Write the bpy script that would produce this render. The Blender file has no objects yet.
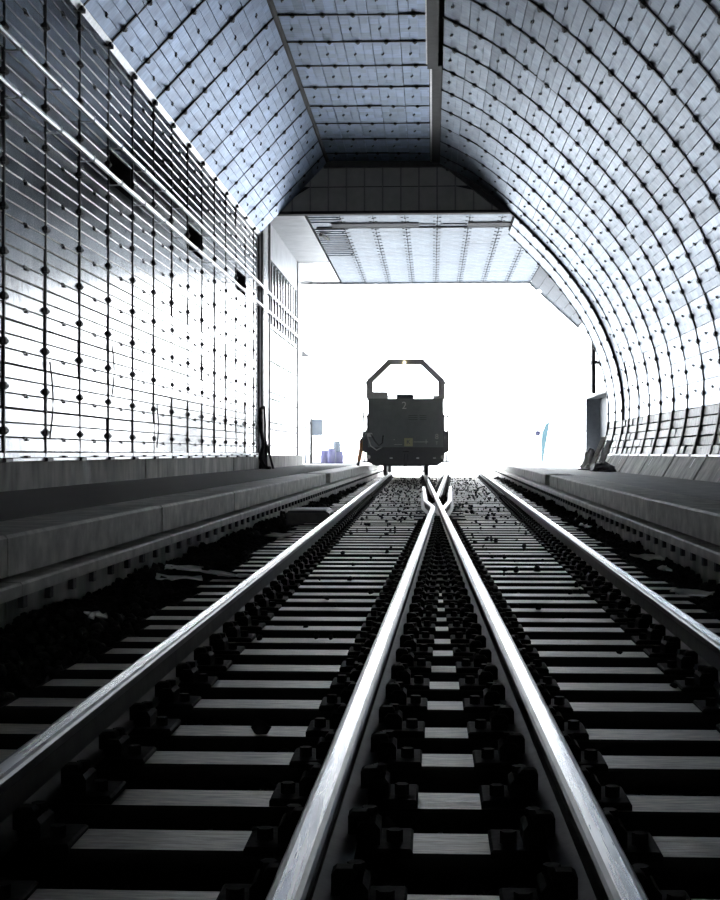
import bpy, math, random
import numpy as np
from mathutils import Matrix, Vector

random.seed(7)
rng = np.random.default_rng(7)
sc = bpy.context.scene
col = sc.collection

# ------------------------------------------------------------------ camera
CAM_H = 0.8
cam_d = bpy.data.cameras.new('camera')
cam = bpy.data.objects.new('camera', cam_d)
col.objects.link(cam)
cam.location = (0, 0, CAM_H)
cam.rotation_euler = (math.pi / 2, 0, math.atan(72 / 1440))
cam_d.sensor_fit = 'VERTICAL'
cam_d.sensor_height = 36.0
cam_d.lens = 36.0 * 1440 / 900
cam_d.shift_y = 3 / 900
cam_d.clip_start = 0.05
cam_d.clip_end = 2000
sc.camera = cam

# ------------------------------------------------------------------ sky light and exposure
world = bpy.data.worlds.new('sky')
sc.world = world
world.use_nodes = True
bg = world.node_tree.nodes['Background']
bg.inputs['Color'].default_value = (0.91, 0.955, 1.0, 1)
bg.inputs['Strength'].default_value = 5.0
sc.view_settings.view_transform = 'Standard'
sc.view_settings.look = 'None'
sc.view_settings.gamma = 1
sc.view_settings.use_curve_mapping = False
sc.view_settings.exposure = 1.55
sc.cycles.max_bounces = 14
sc.cycles.diffuse_bounces = 6
sc.cycles.glossy_bounces = 10
sc.cycles.caustics_reflective = True

# ------------------------------------------------------------------ materials
def new_mat(name):
    m = bpy.data.materials.new(name)
    m.use_nodes = True
    nt = m.node_tree
    return m, nt, nt.nodes['Principled BSDF']

def noise(nt, scale, detail=4, coord='Object', stretch=(1, 1, 1), rough=0.55):
    tc = nt.nodes.new('ShaderNodeTexCoord')
    mp = nt.nodes.new('ShaderNodeMapping')
    mp.inputs['Scale'].default_value = stretch
    nz = nt.nodes.new('ShaderNodeTexNoise')
    nz.inputs['Scale'].default_value = scale
    nz.inputs['Detail'].default_value = detail
    nz.inputs['Roughness'].default_value = rough
    nt.links.new(tc.outputs[coord], mp.inputs['Vector'])
    nt.links.new(mp.outputs['Vector'], nz.inputs['Vector'])
    return nz

def ramp(nt, src, stops):
    r = nt.nodes.new('ShaderNodeValToRGB')
    el = r.color_ramp.elements
    while len(el) < len(stops):
        el.new(0.5)
    for e, (p, c) in zip(el, stops):
        e.position = p
        e.color = (*c, 1) if len(c) == 3 else c
    nt.links.new(src, r.inputs['Fac'])
    return r

def bump(nt, b, src, strength=0.3, dist=0.02):
    n = nt.nodes.new('ShaderNodeBump')
    n.inputs['Strength'].default_value = strength
    n.inputs['Distance'].default_value = dist
    nt.links.new(src, n.inputs['Height'])
    nt.links.new(n.outputs['Normal'], b.inputs['Normal'])
    return n

def mat_noise(name, c0, c1, rough=0.8, metallic=0.0, scale=6, stretch=(1, 1, 1), bs=0.3, bd=0.01, spec=0.5,
              rough_var=0.0, coord='Object'):
    m, nt, b = new_mat(name)
    nz = noise(nt, scale, 6, coord, stretch)
    r = ramp(nt, nz.outputs['Fac'], [(0.3, c0), (0.7, c1)])
    nt.links.new(r.outputs['Color'], b.inputs['Base Color'])
    b.inputs['Roughness'].default_value = rough
    b.inputs['Metallic'].default_value = metallic
    b.inputs['Specular IOR Level'].default_value = spec
    if rough_var:
        mr = nt.nodes.new('ShaderNodeMapRange')
        mr.inputs['From Min'].default_value = 0.3
        mr.inputs['From Max'].default_value = 0.7
        mr.inputs['To Min'].default_value = rough - rough_var
        mr.inputs['To Max'].default_value = rough + rough_var
        nt.links.new(nz.outputs['Fac'], mr.inputs['Value'])
        nt.links.new(mr.outputs['Result'], b.inputs['Roughness'])
    if bs:
        bump(nt, b, nz.outputs['Fac'], bs, bd)
    return m

def mat_panel(name, base, rough):
    """aluminium cladding sheet: streaky, each sheet a little different"""
    m, nt, b = new_mat(name)
    oi = nt.nodes.new('ShaderNodeObjectInfo')
    nz = noise(nt, 3.0, 6, 'Object', (5, 0.8, 1))
    fine = noise(nt, 7, 4, 'Object', (1, 1, 1))
    hsv = ramp(nt, nz.outputs['Fac'], [(0.28, tuple(v * 0.78 for v in base)), (0.72, tuple(min(1, v * 1.1) for v in base))])
    mul = nt.nodes.new('ShaderNodeMix')
    mul.data_type = 'RGBA'
    mul.blend_type = 'MULTIPLY'
    mul.inputs['Factor'].default_value = 1.0
    rr = ramp(nt, oi.outputs['Random'], [(0.0, (0.80, 0.80, 0.80)), (1.0, (1, 1, 1))])
    # faint random patchwork of cells, each a little brighter or duller
    tc = nt.nodes.new('ShaderNodeTexCoord')
    sn = nt.nodes.new('ShaderNodeVectorMath')
    sn.operation = 'SNAP'
    sn.inputs[1].default_value = (0.307, 0.183, 1.0)
    ad = nt.nodes.new('ShaderNodeVectorMath')
    ad.operation = 'ADD'
    wn = nt.nodes.new('ShaderNodeTexWhiteNoise')
    nt.links.new(tc.outputs['Object'], sn.inputs[0])
    nt.links.new(sn.outputs[0], ad.inputs[0])
    nt.links.new(oi.outputs['Location'], ad.inputs[1])
    nt.links.new(ad.outputs[0], wn.inputs['Vector'])
    cell = ramp(nt, wn.outputs['Value'], [(0.0, (0.72, 0.72, 0.72)), (1.0, (1, 1, 1))])
    m2 = nt.nodes.new('ShaderNodeMix')
    m2.data_type = 'RGBA'
    m2.blend_type = 'MULTIPLY'
    m2.inputs['Factor'].default_value = 1.0
    nt.links.new(hsv.outputs['Color'], m2.inputs[6])
    nt.links.new(cell.outputs['Color'], m2.inputs[7])
    nt.links.new(m2.outputs[2], mul.inputs[6])
    nt.links.new(rr.outputs['Color'], mul.inputs[7])
    nt.links.new(mul.outputs[2], b.inputs['Base Color'])
    b.inputs['Metallic'].default_value = 1.0
    mr = nt.nodes.new('ShaderNodeMapRange')
    mr.inputs['From Min'].default_value = 0.3
    mr.inputs['From Max'].default_value = 0.7
    mr.inputs['To Min'].default_value = rough - 0.05
    mr.inputs['To Max'].default_value = rough + 0.07
    nt.links.new(fine.outputs['Fac'], mr.inputs['Value'])
    nt.links.new(mr.outputs['Result'], b.inputs['Roughness'])
    add = nt.nodes.new('ShaderNodeMath')
    add.operation = 'ADD'
    nt.links.new(nz.outputs['Fac'], add.inputs[0])
    nt.links.new(fine.outputs['Fac'], add.inputs[1])
    bump(nt, b, nz.outputs['Fac'], 0.08, 0.01)
    return m

M = {}
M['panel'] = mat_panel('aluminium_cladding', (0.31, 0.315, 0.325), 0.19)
M['panel_dull'] = mat_panel('sky_tinted_slope_cladding', (0.33, 0.43, 0.61), 0.40)  # blue sky light put into the sloping ceiling's base colour
M['panel_portal'] = mat_panel('sky_tinted_portal_cladding', (0.15, 0.205, 0.275), 0.38)  # darker copy against outside glare, sky blue put into its colour
M['panel_flat'] = mat_panel('sky_tinted_flat_cladding', (0.48, 0.61, 0.84), 0.43)  # brighter copy for the flat ceiling, sky blue light in the colour
M['panel_arch'] = mat_panel('sky_tinted_vault_cladding', (0.26, 0.325, 0.415), 0.36)  # vault copy of the sheets, tinted with the sky's blue light
M['liner'] = mat_noise('aluminium_liner', (0.42, 0.43, 0.45), (0.55, 0.56, 0.58), 0.45, 1.0, 2.0)
M['backing'] = mat_noise('dark_void_backing', (0.02, 0.02, 0.022), (0.035, 0.035, 0.04), 0.8)
M['rib'] = mat_noise('dark_steel_rib', (0.012, 0.012, 0.014), (0.03, 0.03, 0.034), 0.55, 0.3)
M['handle'] = mat_noise('blackened_latch', (0.015, 0.015, 0.018), (0.03, 0.03, 0.03), 0.5, 0.4)
M['bulk'] = mat_noise('dark_bulkhead_sheet', (0.36, 0.36, 0.365), (0.46, 0.46, 0.465), 0.6, 0.2, 3)
M['greypaint'] = mat_noise('blue_grey_paint', (0.11, 0.125, 0.15), (0.16, 0.175, 0.205), 0.6)
M['seam'] = mat_noise('bulkhead_seam', (0.22, 0.22, 0.23), (0.3, 0.3, 0.31), 0.6)
M['concrete'] = mat_noise('stained_concrete', (0.20, 0.193, 0.178), (0.64, 0.625, 0.59), 0.75, 0, 3.0, (1, 1, 0.35), 0.4, 0.01, rough_var=0.1)
M['coping'] = mat_noise('worn_concrete_coping', (0.42, 0.405, 0.37), (0.84, 0.82, 0.77), 0.62, 0, 5.0, (1, 1, 1), 0.4, 0.008, rough_var=0.1)
M['asphalt'] = mat_noise('dark_asphalt', (0.014, 0.014, 0.014), (0.035, 0.035, 0.034), 0.85, 0, 30, (1, 1, 1), 0.6, 0.01)
M['slate'] = mat_noise('greyish_asphalt', (0.28, 0.275, 0.26), (0.48, 0.47, 0.445), 0.6, 0, 4, (1, 1, 1), 0.4, 0.01)
M['stone'] = mat_noise('scuffed_lining_stone', (0.10, 0.10, 0.10), (0.42, 0.415, 0.41), 0.5, 0.0, 7, (1, 1, 1), 0.6, 0.02, rough_var=0.12)
M['sleeper'] = mat_noise('weathered_timber', (0.23, 0.207, 0.165), (0.74, 0.68, 0.57), 0.5, 0, 7.0, (5, 9, 1), 0.7, 0.012, rough_var=0.1)
nt_ = M['sleeper'].node_tree
b_ = nt_.nodes['Principled BSDF']
oi_ = nt_.nodes.new('ShaderNodeObjectInfo')
rr_ = ramp(nt_, oi_.outputs['Random'], [(0.0, (0.70, 0.70, 0.69)), (1.0, (1.0, 0.98, 0.95))])
mx_ = nt_.nodes.new('ShaderNodeMix')
mx_.data_type = 'RGBA'
mx_.blend_type = 'MULTIPLY'
mx_.inputs['Factor'].default_value = 1.0
nt_.links.new(b_.inputs['Base Color'].links[0].from_socket, mx_.inputs[6])
nt_.links.new(rr_.outputs['Color'], mx_.inputs[7])
nt_.links.new(mx_.outputs[2], b_.inputs['Base Color'])
M['tar'] = mat_noise('tarred_timber_side', (0.006, 0.006, 0.006), (0.014, 0.013, 0.012), 0.9, 0, 8, spec=0.1)
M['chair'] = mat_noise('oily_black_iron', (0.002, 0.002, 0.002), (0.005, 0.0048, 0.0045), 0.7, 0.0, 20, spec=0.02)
M['railhead'] = mat_noise('polished_rail_head', (0.42, 0.42, 0.43), (0.66, 0.66, 0.67), 0.26, 1.0, 10, (6, 0.15, 1), 0.08, 0.004, rough_var=0.07)
M['railside'] = mat_noise('dull_rail_head_edge', (0.10, 0.10, 0.10), (0.24, 0.24, 0.24), 0.42, 0.8, 12, (4, 0.3, 1))
M['railweb'] = mat_noise('rusty_dark_rail_web', (0.03, 0.028, 0.026), (0.07, 0.065, 0.06), 0.6, 0.2, 8)
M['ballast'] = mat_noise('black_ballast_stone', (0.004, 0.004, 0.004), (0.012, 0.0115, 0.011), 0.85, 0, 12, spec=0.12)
M['ground'] = mat_noise('pale_gravel_ground', (0.22, 0.22, 0.22), (0.30, 0.30, 0.30), 0.9, 0, 1.5, (1, 1, 1), 0.2, 0.02)
M['galv'] = mat_noise('galvanised_steel', (0.55, 0.56, 0.58), (0.75, 0.76, 0.78), 0.35, 1.0, 12)
M['wagon'] = mat_noise('dark_green_grey_wagon_paint', (0.17, 0.19, 0.18), (0.22, 0.245, 0.235), 0.5, 0, 4)
M['wagon_black'] = mat_noise('black_underframe_paint', (0.012, 0.012, 0.016), (0.03, 0.03, 0.036), 0.5, 0.1, 9)
M['wagon_grey'] = mat_noise('bloom_grey_hoop_paint', (0.66, 0.66, 0.63), (0.78, 0.78, 0.75), 0.5, 0, 6)  # lens bloom's paleness on the hoop is put into this colour
M['mark'] = mat_noise('pale_stencil_paint', (0.8, 0.8, 0.77), (0.9, 0.9, 0.86), 0.6)
M['yellow'] = mat_noise('faded_yellow_plate', (0.72, 0.69, 0.42), (0.82, 0.78, 0.48), 0.5)
M['wheel'] = mat_noise('wheel_steel', (0.03, 0.03, 0.035), (0.06, 0.06, 0.065), 0.45, 0.6)
M['orange'] = mat_noise('orange_work_cloth', (0.85, 0.38, 0.10), (0.92, 0.48, 0.15), 0.8)
M['navy'] = mat_noise('dark_work_jacket', (0.03, 0.035, 0.05), (0.05, 0.055, 0.07), 0.85)
M['skin'] = mat_noise('skin', (0.5, 0.31, 0.22), (0.6, 0.38, 0.28), 0.6)
M['bluegrey'] = mat_noise('blue_grey_cabinet_paint', (0.04, 0.052, 0.068), (0.055, 0.068, 0.085), 0.7, spec=0.1)
M['blue'] = mat_noise('violet_blue_plastic', (0.03, 0.03, 0.09), (0.06, 0.06, 0.14), 0.7, spec=0.1)
M['paleblue'] = mat_noise('pale_blue_sheet', (0.08, 0.15, 0.18), (0.10, 0.18, 0.21), 0.7, spec=0.1)
M['pipe'] = mat_noise('bright_zinc_conduit', (0.75, 0.75, 0.76), (0.85, 0.85, 0.86), 0.3, 1.0, 6, (1, 1, 1), 0)
M['white'] = mat_noise('white_sheet', (0.82, 0.82, 0.81), (0.92, 0.92, 0.91), 0.6)
M['tarp'] = mat_noise('grey_tarpaulin', (0.10, 0.10, 0.11), (0.3, 0.3, 0.31), 0.6, 0, 5)
M['timber'] = mat_noise('grey_brown_board', (0.14, 0.12, 0.10), (0.25, 0.22, 0.19), 0.7, 0, 6, (1, 1, 6))
M['rubber'] = mat_noise('black_rubber_hose', (0.012, 0.012, 0.014), (0.025, 0.025, 0.03), 0.5)
M['doorpaint'] = mat_noise('slate_blue_door', (0.07, 0.08, 0.095), (0.1, 0.11, 0.125), 0.55)
ml, nt_, b_ = new_mat('lit_headlamp_glass')
b_.inputs['Base Color'].default_value = (1, 0.9, 0.7, 1)
b_.inputs['Emission Color'].default_value = (1, 0.88, 0.6, 1)
b_.inputs['Emission Strength'].default_value = 1.2
M['lamp'] = ml

# ------------------------------------------------------------------ mesh helpers
class MB:
    """collects shapes for one mesh"""
    def __init__(self):
        self.v, self.f, self.mi = [], [], []
    def poly(self, verts, faces, mi=0):
        o = len(self.v)
        self.v += [tuple(p) for p in verts]
        self.f += [tuple(o + i for i in f) for f in faces]
        self.mi += [mi] * len(faces)
        return self
    def box(self, x0, x1, y0, y1, z0, z1, mi=0):
        v = [(x0, y0, z0), (x1, y0, z0), (x1, y1, z0), (x0, y1, z0), (x0, y0, z1), (x1, y0, z1), (x1, y1, z1), (x0, y1, z1)]
        return self.poly(v, [(0, 3, 2, 1), (4, 5, 6, 7), (0, 1, 5, 4), (1, 2, 6, 5), (2, 3, 7, 6), (3, 0, 4, 7)], mi)
    def cbox(self, x0, x1, y0, y1, z0, z1, c, mi=0):
        """box with chamfered top edges"""
        v = [(x0, y0, z0), (x1, y0, z0), (x1, y1, z0), (x0, y1, z0),
             (x0, y0, z1 - c), (x1, y0, z1 - c), (x1, y1, z1 - c), (x0, y1, z1 - c),
             (x0 + c, y0 + c, z1), (x1 - c, y0 + c, z1), (x1 - c, y1 - c, z1), (x0 + c, y1 - c, z1)]
        f = [(0, 3, 2, 1), (8, 9, 10, 11)]
        for a, b2 in ((0, 1), (1, 2), (2, 3), (3, 0)):
            f += [(a, b2, b2 + 4, a + 4), (a + 4, b2 + 4, b2 + 8, a + 8)]
        return self.poly(v, f, mi)
    def prism(self, prof, y0, y1, mi=0):
        """profile of (x, z) extruded along Y"""
        n = len(prof)
        v = [(x, y0, z) for x, z in prof] + [(x, y1, z) for x, z in prof]
        f = [tuple(range(n)), tuple(range(2 * n - 1, n - 1, -1))]
        f += [(i, i + n, (i + 1) % n + n, (i + 1) % n) for i in range(n)]
        return self.poly(v, f, mi)
    def tube(self, pts, r, n=8, mi=0, cap=True):
        pts = [Vector(p) for p in pts]
        rs = r if isinstance(r, (list, tuple)) else [r] * len(pts)
        rings, up = [], Vector((0, 0, 1))
        for i, p in enumerate(pts):
            t = (pts[min(i + 1, len(pts) - 1)] - pts[max(i - 1, 0)]).normalized()
            a = t.cross(up)
            if a.length < 1e-3:
                a = t.cross(Vector((0, 1, 0)))
            a.normalize()
            b = t.cross(a)
            rings.append([p + rs[i] * (math.cos(k * 2 * math.pi / n) * a + math.sin(k * 2 * math.pi / n) * b) for k in range(n)])
        v = [q for ring in rings for q in ring]
        f = []
        for i in range(len(rings) - 1):
            for k in range(n):
                f.append((i * n + k, i * n + (k + 1) % n, (i + 1) * n + (k + 1) % n, (i + 1) * n + k))
        if cap:
            f += [tuple(range(n - 1, -1, -1)), tuple((len(rings) - 1) * n + k for k in range(n))]
        return self.poly(v, f, mi)
    def bar(self, a, b, w, h, mi=0):
        """rectangular bar from a to b"""
        a, b = Vector(a), Vector(b)
        t = (b - a).normalized()
        s = t.cross(Vector((0, 0, 1)))
        if s.length < 1e-3:
            s = Vector((1, 0, 0))
        s.normalize()
        u = s.cross(t)
        v = []
        for p in (a, b):
            v += [p + s * w / 2 + u * h / 2, p - s * w / 2 + u * h / 2, p - s * w / 2 - u * h / 2, p + s * w / 2 - u * h / 2]
        return self.poly(v, [(0, 1, 2, 3), (7, 6, 5, 4), (0, 4, 5, 1), (1, 5, 6, 2), (2, 6, 7, 3), (3, 7, 4, 0)], mi)
    def mesh(self, name, mats, smooth=False):
        me = bpy.data.meshes.new(name)
        me.from_pydata(self.v, [], self.f)
        mats = mats if isinstance(mats, (list, tuple)) else [mats]
        for m in mats:
            me.materials.append(m)
        if len(mats) > 1:
            me.polygons.foreach_set('material_index', self.mi)
        if smooth:
            me.polygons.foreach_set('use_smooth', [True] * len(me.polygons))
        me.update()
        return me
    def build(self, name, mats, parent=None, loc=(0, 0, 0), smooth=False):
        return link(name, self.mesh(name, mats, smooth), parent, loc)

def link(name, me, parent=None, loc=(0, 0, 0)):
    o = bpy.data.objects.new(name, me)
    col.objects.link(o)
    o.location = loc
    if parent is not None:
        o.parent = parent
    return o

def tag(o, label, cat, group=None, kind=None):
    o['label'] = label
    if cat:
        o['category'] = cat
    if group:
        o['group'] = group
    if kind:
        o['kind'] = kind
    return o

def empty(name, loc=(0, 0, 0), rz=0):
    o = bpy.data.objects.new(name, None)
    col.objects.link(o)
    o.location = loc
    o.rotation_euler = (0, 0, rz)
    return o

def copy_tree(o, parent=None):
    c = o.copy()
    col.objects.link(c)
    c.parent = parent
    for ch in list(o.children):
        copy_tree(ch, c)
    return c

# ------------------------------------------------------------------ tunnel dimensions (z = 0 is the rail head)
Y0, YE, YP = -75.0, 42.0, 59.6          # rear mouth, bulkhead plane, portal mouth
PITCH = 1.84                             # bay length of the cladding
COLS = [40.75 - PITCH * k for k in range(0, 16)][::-1] + [YE]
ROW = 0.55
WL = -5.1                                # left wall face
WTOP = 7.24
CL = (-3.06, 9.32)                       # crease between slope and flat ceiling
ARCH = [(0.24, 9.24), (1.05, 8.82), (1.75, 8.32), (2.42, 7.75), (3.05, 7.12), (3.70, 6.42), (4.25, 5.72),
        (4.70, 5.04), (5.10, 4.22), (5.42, 3.3), (5.57, 2.3), (5.54, 1.5), (5.36, 0.75)]

def catmull(pts, n=12):
    out = []
    P = [pts[0]] + list(pts) + [pts[-1]]
    for i in range(1, len(P) - 2):
        p0, p1, p2, p3 = [np.array(q, float) for q in P[i - 1:i + 3]]
        for k in range(n):
            t = k / n
            out.append(0.5 * (2 * p1 + (p2 - p0) * t + (2 * p0 - 5 * p1 + 4 * p2 - p3) * t * t + (3 * p1 - p0 - 3 * p2 + p3) * t ** 3))
    out.append(np.array(pts[-1], float))
    return np.array(out)

def resample(poly, step):
    poly = np.array(poly, float)
    d = np.r_[0, np.cumsum(np.hypot(*np.diff(poly, axis=0).T))]
    n = max(1, round(d[-1] / step))
    s = np.linspace(0, d[-1], n + 1)
    return np.c_[np.interp(s, d, poly[:, 0]), np.interp(s, d, poly[:, 1])]

arch_fine = catmull(ARCH)
k_stone = next(i for i, p in enumerate(arch_fine) if i > 40 and p[1] < 1.80)
arch_rows = resample(arch_fine[:k_stone + 1], ROW)
stone_rows = resample(arch_fine[k_stone:], 0.21)
left_rows = np.c_[np.full(13, WL), np.linspace(0.80, WTOP - 0.05, 13)]
slope_rows = resample([(WL + 0.06, WTOP + 0.03), CL], ROW)
flat_rows = resample([(CL[0] + 0.05, CL[1] + 0.02), (-0.06, CL[1])], ROW)

# one cladding sheet: local x along the tunnel, local y across, z outwards; three folded strips
def make_panel(length, width, mat, n=3):
    mb = MB()
    w = width / n
    mb.box(0.03, length - 0.03, 0.004, width - 0.004, -0.004, 0.026)
    for i in range(n):
        y0, y1 = i * w + (0.004 if i == 0 else 0.003), (i + 1) * w - (0.004 if i == n - 1 else 0.003)
        mb.cbox(0.03, length - 0.03, y0, y1, 0.0, 0.03, 0.003)
        # folded lip along the lower edge of the strip
        wide = 0.017 if mat == 'panel' else 0.008
        prof = [(y0, 0.029), (y0 + wide, 0.029 + wide * 0.5), (y0 + wide * 1.3, 0.029)]
        nb = len(prof)
        v = [(x_, p[0], p[1]) for x_ in (0.03, length - 0.03) for p in prof]
        mb.poly(v, [(k, k + nb, k + nb + 1, k + 1) for k in range(nb - 1)])
    return mb.mesh('panel', M[mat])
def make_handle(width, n=3):
    mb = MB()
    for dx, dy in ((-0.04, 0.017), (0.04, -0.017)):
        mb.cbox(-0.05 + dx, 0.05 + dx, -0.011 + dy, 0.011 + dy, 0.03, 0.05, 0.005)
    mb.bar((-0.03, 0.02, 0.042), (0.03, -0.02, 0.042), 0.012, 0.02)
    return mb.mesh('handle', M['handle'])

def frame_at(p, q, y):
    t = Vector((q[0] - p[0], 0, q[1] - p[1])).normalized()
    n = Vector((t.z, 0, -t.x))
    m = Matrix(((0, t.x, n.x, p[0]), (1, 0, 0, y), (0, t.z, n.z, p[1]), (0, 0, 0, 1)))
    return m, t, n

def clad(parent, rows, cols, skip=None, handles=True, mat='panel', keep_rest=False):
    """panels with latch handles between each pair of row lines and each pair of bay lines"""
    cache = {}
    rest = MB()
    for j in range(len(cols) - 1):
        L = cols[j + 1] - cols[j]
        for i in range(len(rows) - 1):
            W = math.hypot(*(rows[i + 1] - rows[i]))
            if skip and skip(i, j, rows[i], rows[i + 1], cols[j], cols[j + 1]):
                if keep_rest:
                    m, t, n = frame_at(rows[i], rows[i + 1], cols[j])
                    for k in range(3):
                        b = MB().cbox(0.03, L - 0.03, k * W / 3 + 0.004, (k + 1) * W / 3 - 0.004, 0, 0.03, 0.004)
                        rest.poly([m @ Vector(v) for v in b.v], b.f)
                continue
            key = (round(L, 2), round(W, 2))
            if key not in cache:
                cache[key] = (make_panel(L, W, mat), make_handle(W))
            m, t, n = frame_at(rows[i], rows[i + 1], cols[j])
            tilt = Matrix.Rotation(random.gauss(0, 0.004), 4, 'X') @ Matrix.Rotation(random.gauss(0, 0.0025), 4, 'Y')
            o = link('panel', cache[key][0], parent)
            o.matrix_local = m @ tilt
            if handles and L > 1.0:
                h = link('handle', cache[key][1], o, (L * 0.5, W / 3, 0))
    if rest.v:
        rest.build('near_panels', M[mat], parent)['kind'] = 'stuff'

def rib_mesh(rows, name='rib', w=0.05, proud=0.045, clamp=True, thick=1.0, cl=1.0):
    mb = MB()
    for i in range(len(rows) - 1):
        p, q = rows[i], rows[i + 1]
        m, t, n = frame_at(p, q, 0)
        L = math.hypot(*(q - p))
        sub = MB().box(-w / 2 * thick, w / 2 * thick, -0.01, L + 0.01, -0.02, proud)
        mb.poly([m @ Vector(v) for v in sub.v], sub.f)
        if clamp:
            s = MB().cbox(-0.08 * cl, 0.08 * cl, L * 0.5 - 0.024 * cl, L * 0.5 + 0.024 * cl, proud - 0.02, proud + 0.03, 0.01)
            s.cbox(-0.045 * cl, 0.045 * cl, L * 0.5 - 0.045 * cl, L * 0.5 + 0.045 * cl, proud - 0.02, proud + 0.02, 0.008)
            mb.poly([m @ Vector(v) for v in s.v], s.f)
    return mb.mesh(name, M['rib'])

def ribs(parent, rows, ys, **k):
    me = rib_mesh(rows, **k)
    for y in ys:
        link('rib', me, parent, (0, y, 0))

YN = COLS[0]                             # cladding is built in single sheets from here on

# ------------------------------------------------------------------ ground, ballast bed
g = MB().box(-400, 400, YP + 14, 900, -0.9, -0.36)
g.box(-60, 60, YP - 0.1, YP + 14, -0.9, -0.36)
tag(g.build('ground', M['ground']), 'overexposed pale ground outside the tunnel mouth', 'ground', kind='structure')
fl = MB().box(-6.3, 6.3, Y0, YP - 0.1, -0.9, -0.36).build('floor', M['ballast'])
tag(fl, 'black ballast bed under the tracks', 'floor', kind='structure')

# ------------------------------------------------------------------ left wall
NICHE = [(22.35, 24.19), (29.71, 31.55), (37.07, 38.91)]
NZ = (8, 9)
def in_niche(i, j, p, q, y0, y1):
    return i in (8,) and any(abs(y0 - a) < 0.1 for a, b in NICHE)
wl = MB().box(-6.0, WL - 0.42, Y0, YE, -0.9, 10.6).build('wall_left', M['backing'])
tag(wl, 'tall straight tunnel wall clad in aluminium sheets', 'wall', kind='structure')
clad(wl, left_rows, COLS, in_niche)
ribs(wl, left_rows, COLS[:-1])
MB().box(WL - 0.42, WL - 0.005, Y0, YN, 0.3, WTOP + 0.4).build('liner', M['liner'], wl)
for a, b in NICHE:
    z0, z1 = left_rows[8][1], left_rows[9][1]
    nb = MB()
    nb.box(WL - 0.4, WL + 0.01, a + 0.03, a + 0.07, z0, z1).box(WL - 0.4, WL + 0.01, b - 0.07, b - 0.03, z0, z1)
    nb.box(WL - 0.4, WL + 0.01, a + 0.03, b - 0.03, z0 - 0.02, z0 + 0.01).box(WL - 0.4, WL + 0.01, a + 0.03, b - 0.03, z1 - 0.01, z1 + 0.02)
    nf = nb.build('niche_frame', M['rib'], wl)
    MB().box(WL - 0.40, WL - 0.34, a + 0.07, a + 0.95, z0 + 0.01, z1 - 0.01).build('niche_back', M['seam'], nf)
# bottom sill of the cladding, one length per bay
for a, b in zip(COLS[:-1], COLS[1:]):
    s = MB().box(WL - 0.02, WL + 0.07, a + 0.03, b - 0.03, 0.70, 0.735).box(WL - 0.02, WL + 0.04, a + 0.03, b - 0.03, 0.745, 0.80)
    so = s.build('sill', M['galv'], wl)
    mb = MB().cbox(WL + 0.06, WL + 0.11, a - 0.16, a + 0.12, 0.69, 0.74, 0.01)
    mb.box(WL + 0.04, WL + 0.09, (a + b) / 2 - 0.1, (a + b) / 2 + 0.02, 0.735, 0.765)
    mb.build('sill_clip', M['handle'], so)
# concrete plinth
bl = MB().box(-5.9, WL - 0.03, Y0, YE, -0.3, 0.70).build('baseboard_left', M['concrete'])
tag(bl, 'stained concrete plinth along the foot of the straight wall', 'plinth', kind='structure')
ys = [4.4, 9.6, 14.8, 20.05, 25.25, 31.2, 36.6, 42.0]
for i in range(len(ys) - 1):
    MB().box(WL - 0.1, WL + (0.03 if i % 2 else 0.05), ys[i] + 0.015, ys[i + 1] - 0.015, 0.30, 0.695 if i < 5 else 0.69).build('slab', M['concrete'], bl)

# ------------------------------------------------------------------ sloping ceiling
cs = MB().prism([(WL - 0.9, WTOP + 0.1), (WL - 0.2, WTOP + 0.15), (CL[0] - 0.1, CL[1] + 0.25), (CL[0] - 0.1, CL[1] + 1.2), (WL - 0.9, CL[1] + 1.2)], Y0, YE).build('ceiling_slope', M['backing'])
tag(cs, 'sloping aluminium ceiling strip between straight wall and flat ceiling', 'ceiling', kind='structure')
SC = [y for y in COLS if y > 17]
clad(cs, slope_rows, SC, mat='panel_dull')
ribs(cs, slope_rows, SC[:-1])
lm, lt, ln = frame_at(slope_rows[0], slope_rows[-1], 0)
lb = MB().box(Y0, SC[0], 0, math.hypot(*(slope_rows[-1] - slope_rows[0])), -0.2, 0.0)
link('liner', lb.mesh('liner', M['liner']), cs).matrix_local = lm
# light edge trim where wall and slope meet, in lengths
t1 = empty('trim_1', (WL, 0, WTOP))
tag(t1, 'pale steel edge trim along the top of the straight wall', 'trim', kind='structure')
for a, b in zip(COLS[:-1], COLS[1:]):
    MB().prism([(-0.02, -0.10), (0.015, -0.10), (0.095, 0.0), (0.07, 0.05), (-0.02, 0.03)], a + 0.02, b - 0.02).build('length', M['galv'], t1)
    MB().cbox(0.03, 0.10, a - 0.10, a + 0.08, -0.09, -0.02, 0.01).build('clip', M['handle'], t1)

# ------------------------------------------------------------------ flat ceiling
cf = MB().box(CL[0] - 0.3, 0.4, Y0, YE, CL[1] + 0.25, CL[1] + 1.2).build('ceiling', M['backing'])
tag(cf, 'flat aluminium ceiling strip above the tracks', 'ceiling', kind='structure')
FC = [y for y in COLS if y > 22]
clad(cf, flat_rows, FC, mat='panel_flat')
ribs(cf, flat_rows, FC[:-1], thick=1.3)
MB().box(flat_rows[0][0], flat_rows[-1][0], Y0, FC[0], CL[1], CL[1] + 0.2).build('liner', M['liner'], cf)
# dark crease trim between slope and flat ceiling
t2 = MB().prism([(CL[0] - 0.10, CL[1] - 0.08), (CL[0] + 0.02, CL[1] - 0.06), (CL[0] + 0.10, CL[1] + 0.02), (CL[0] + 0.10, CL[1] + 0.3), (CL[0] - 0.2, CL[1] + 0.3)], Y0, YE).build('trim_2', M['rib'])
tag(t2, 'dark crease trim between sloping and flat ceiling', 'trim', kind='structure')
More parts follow.
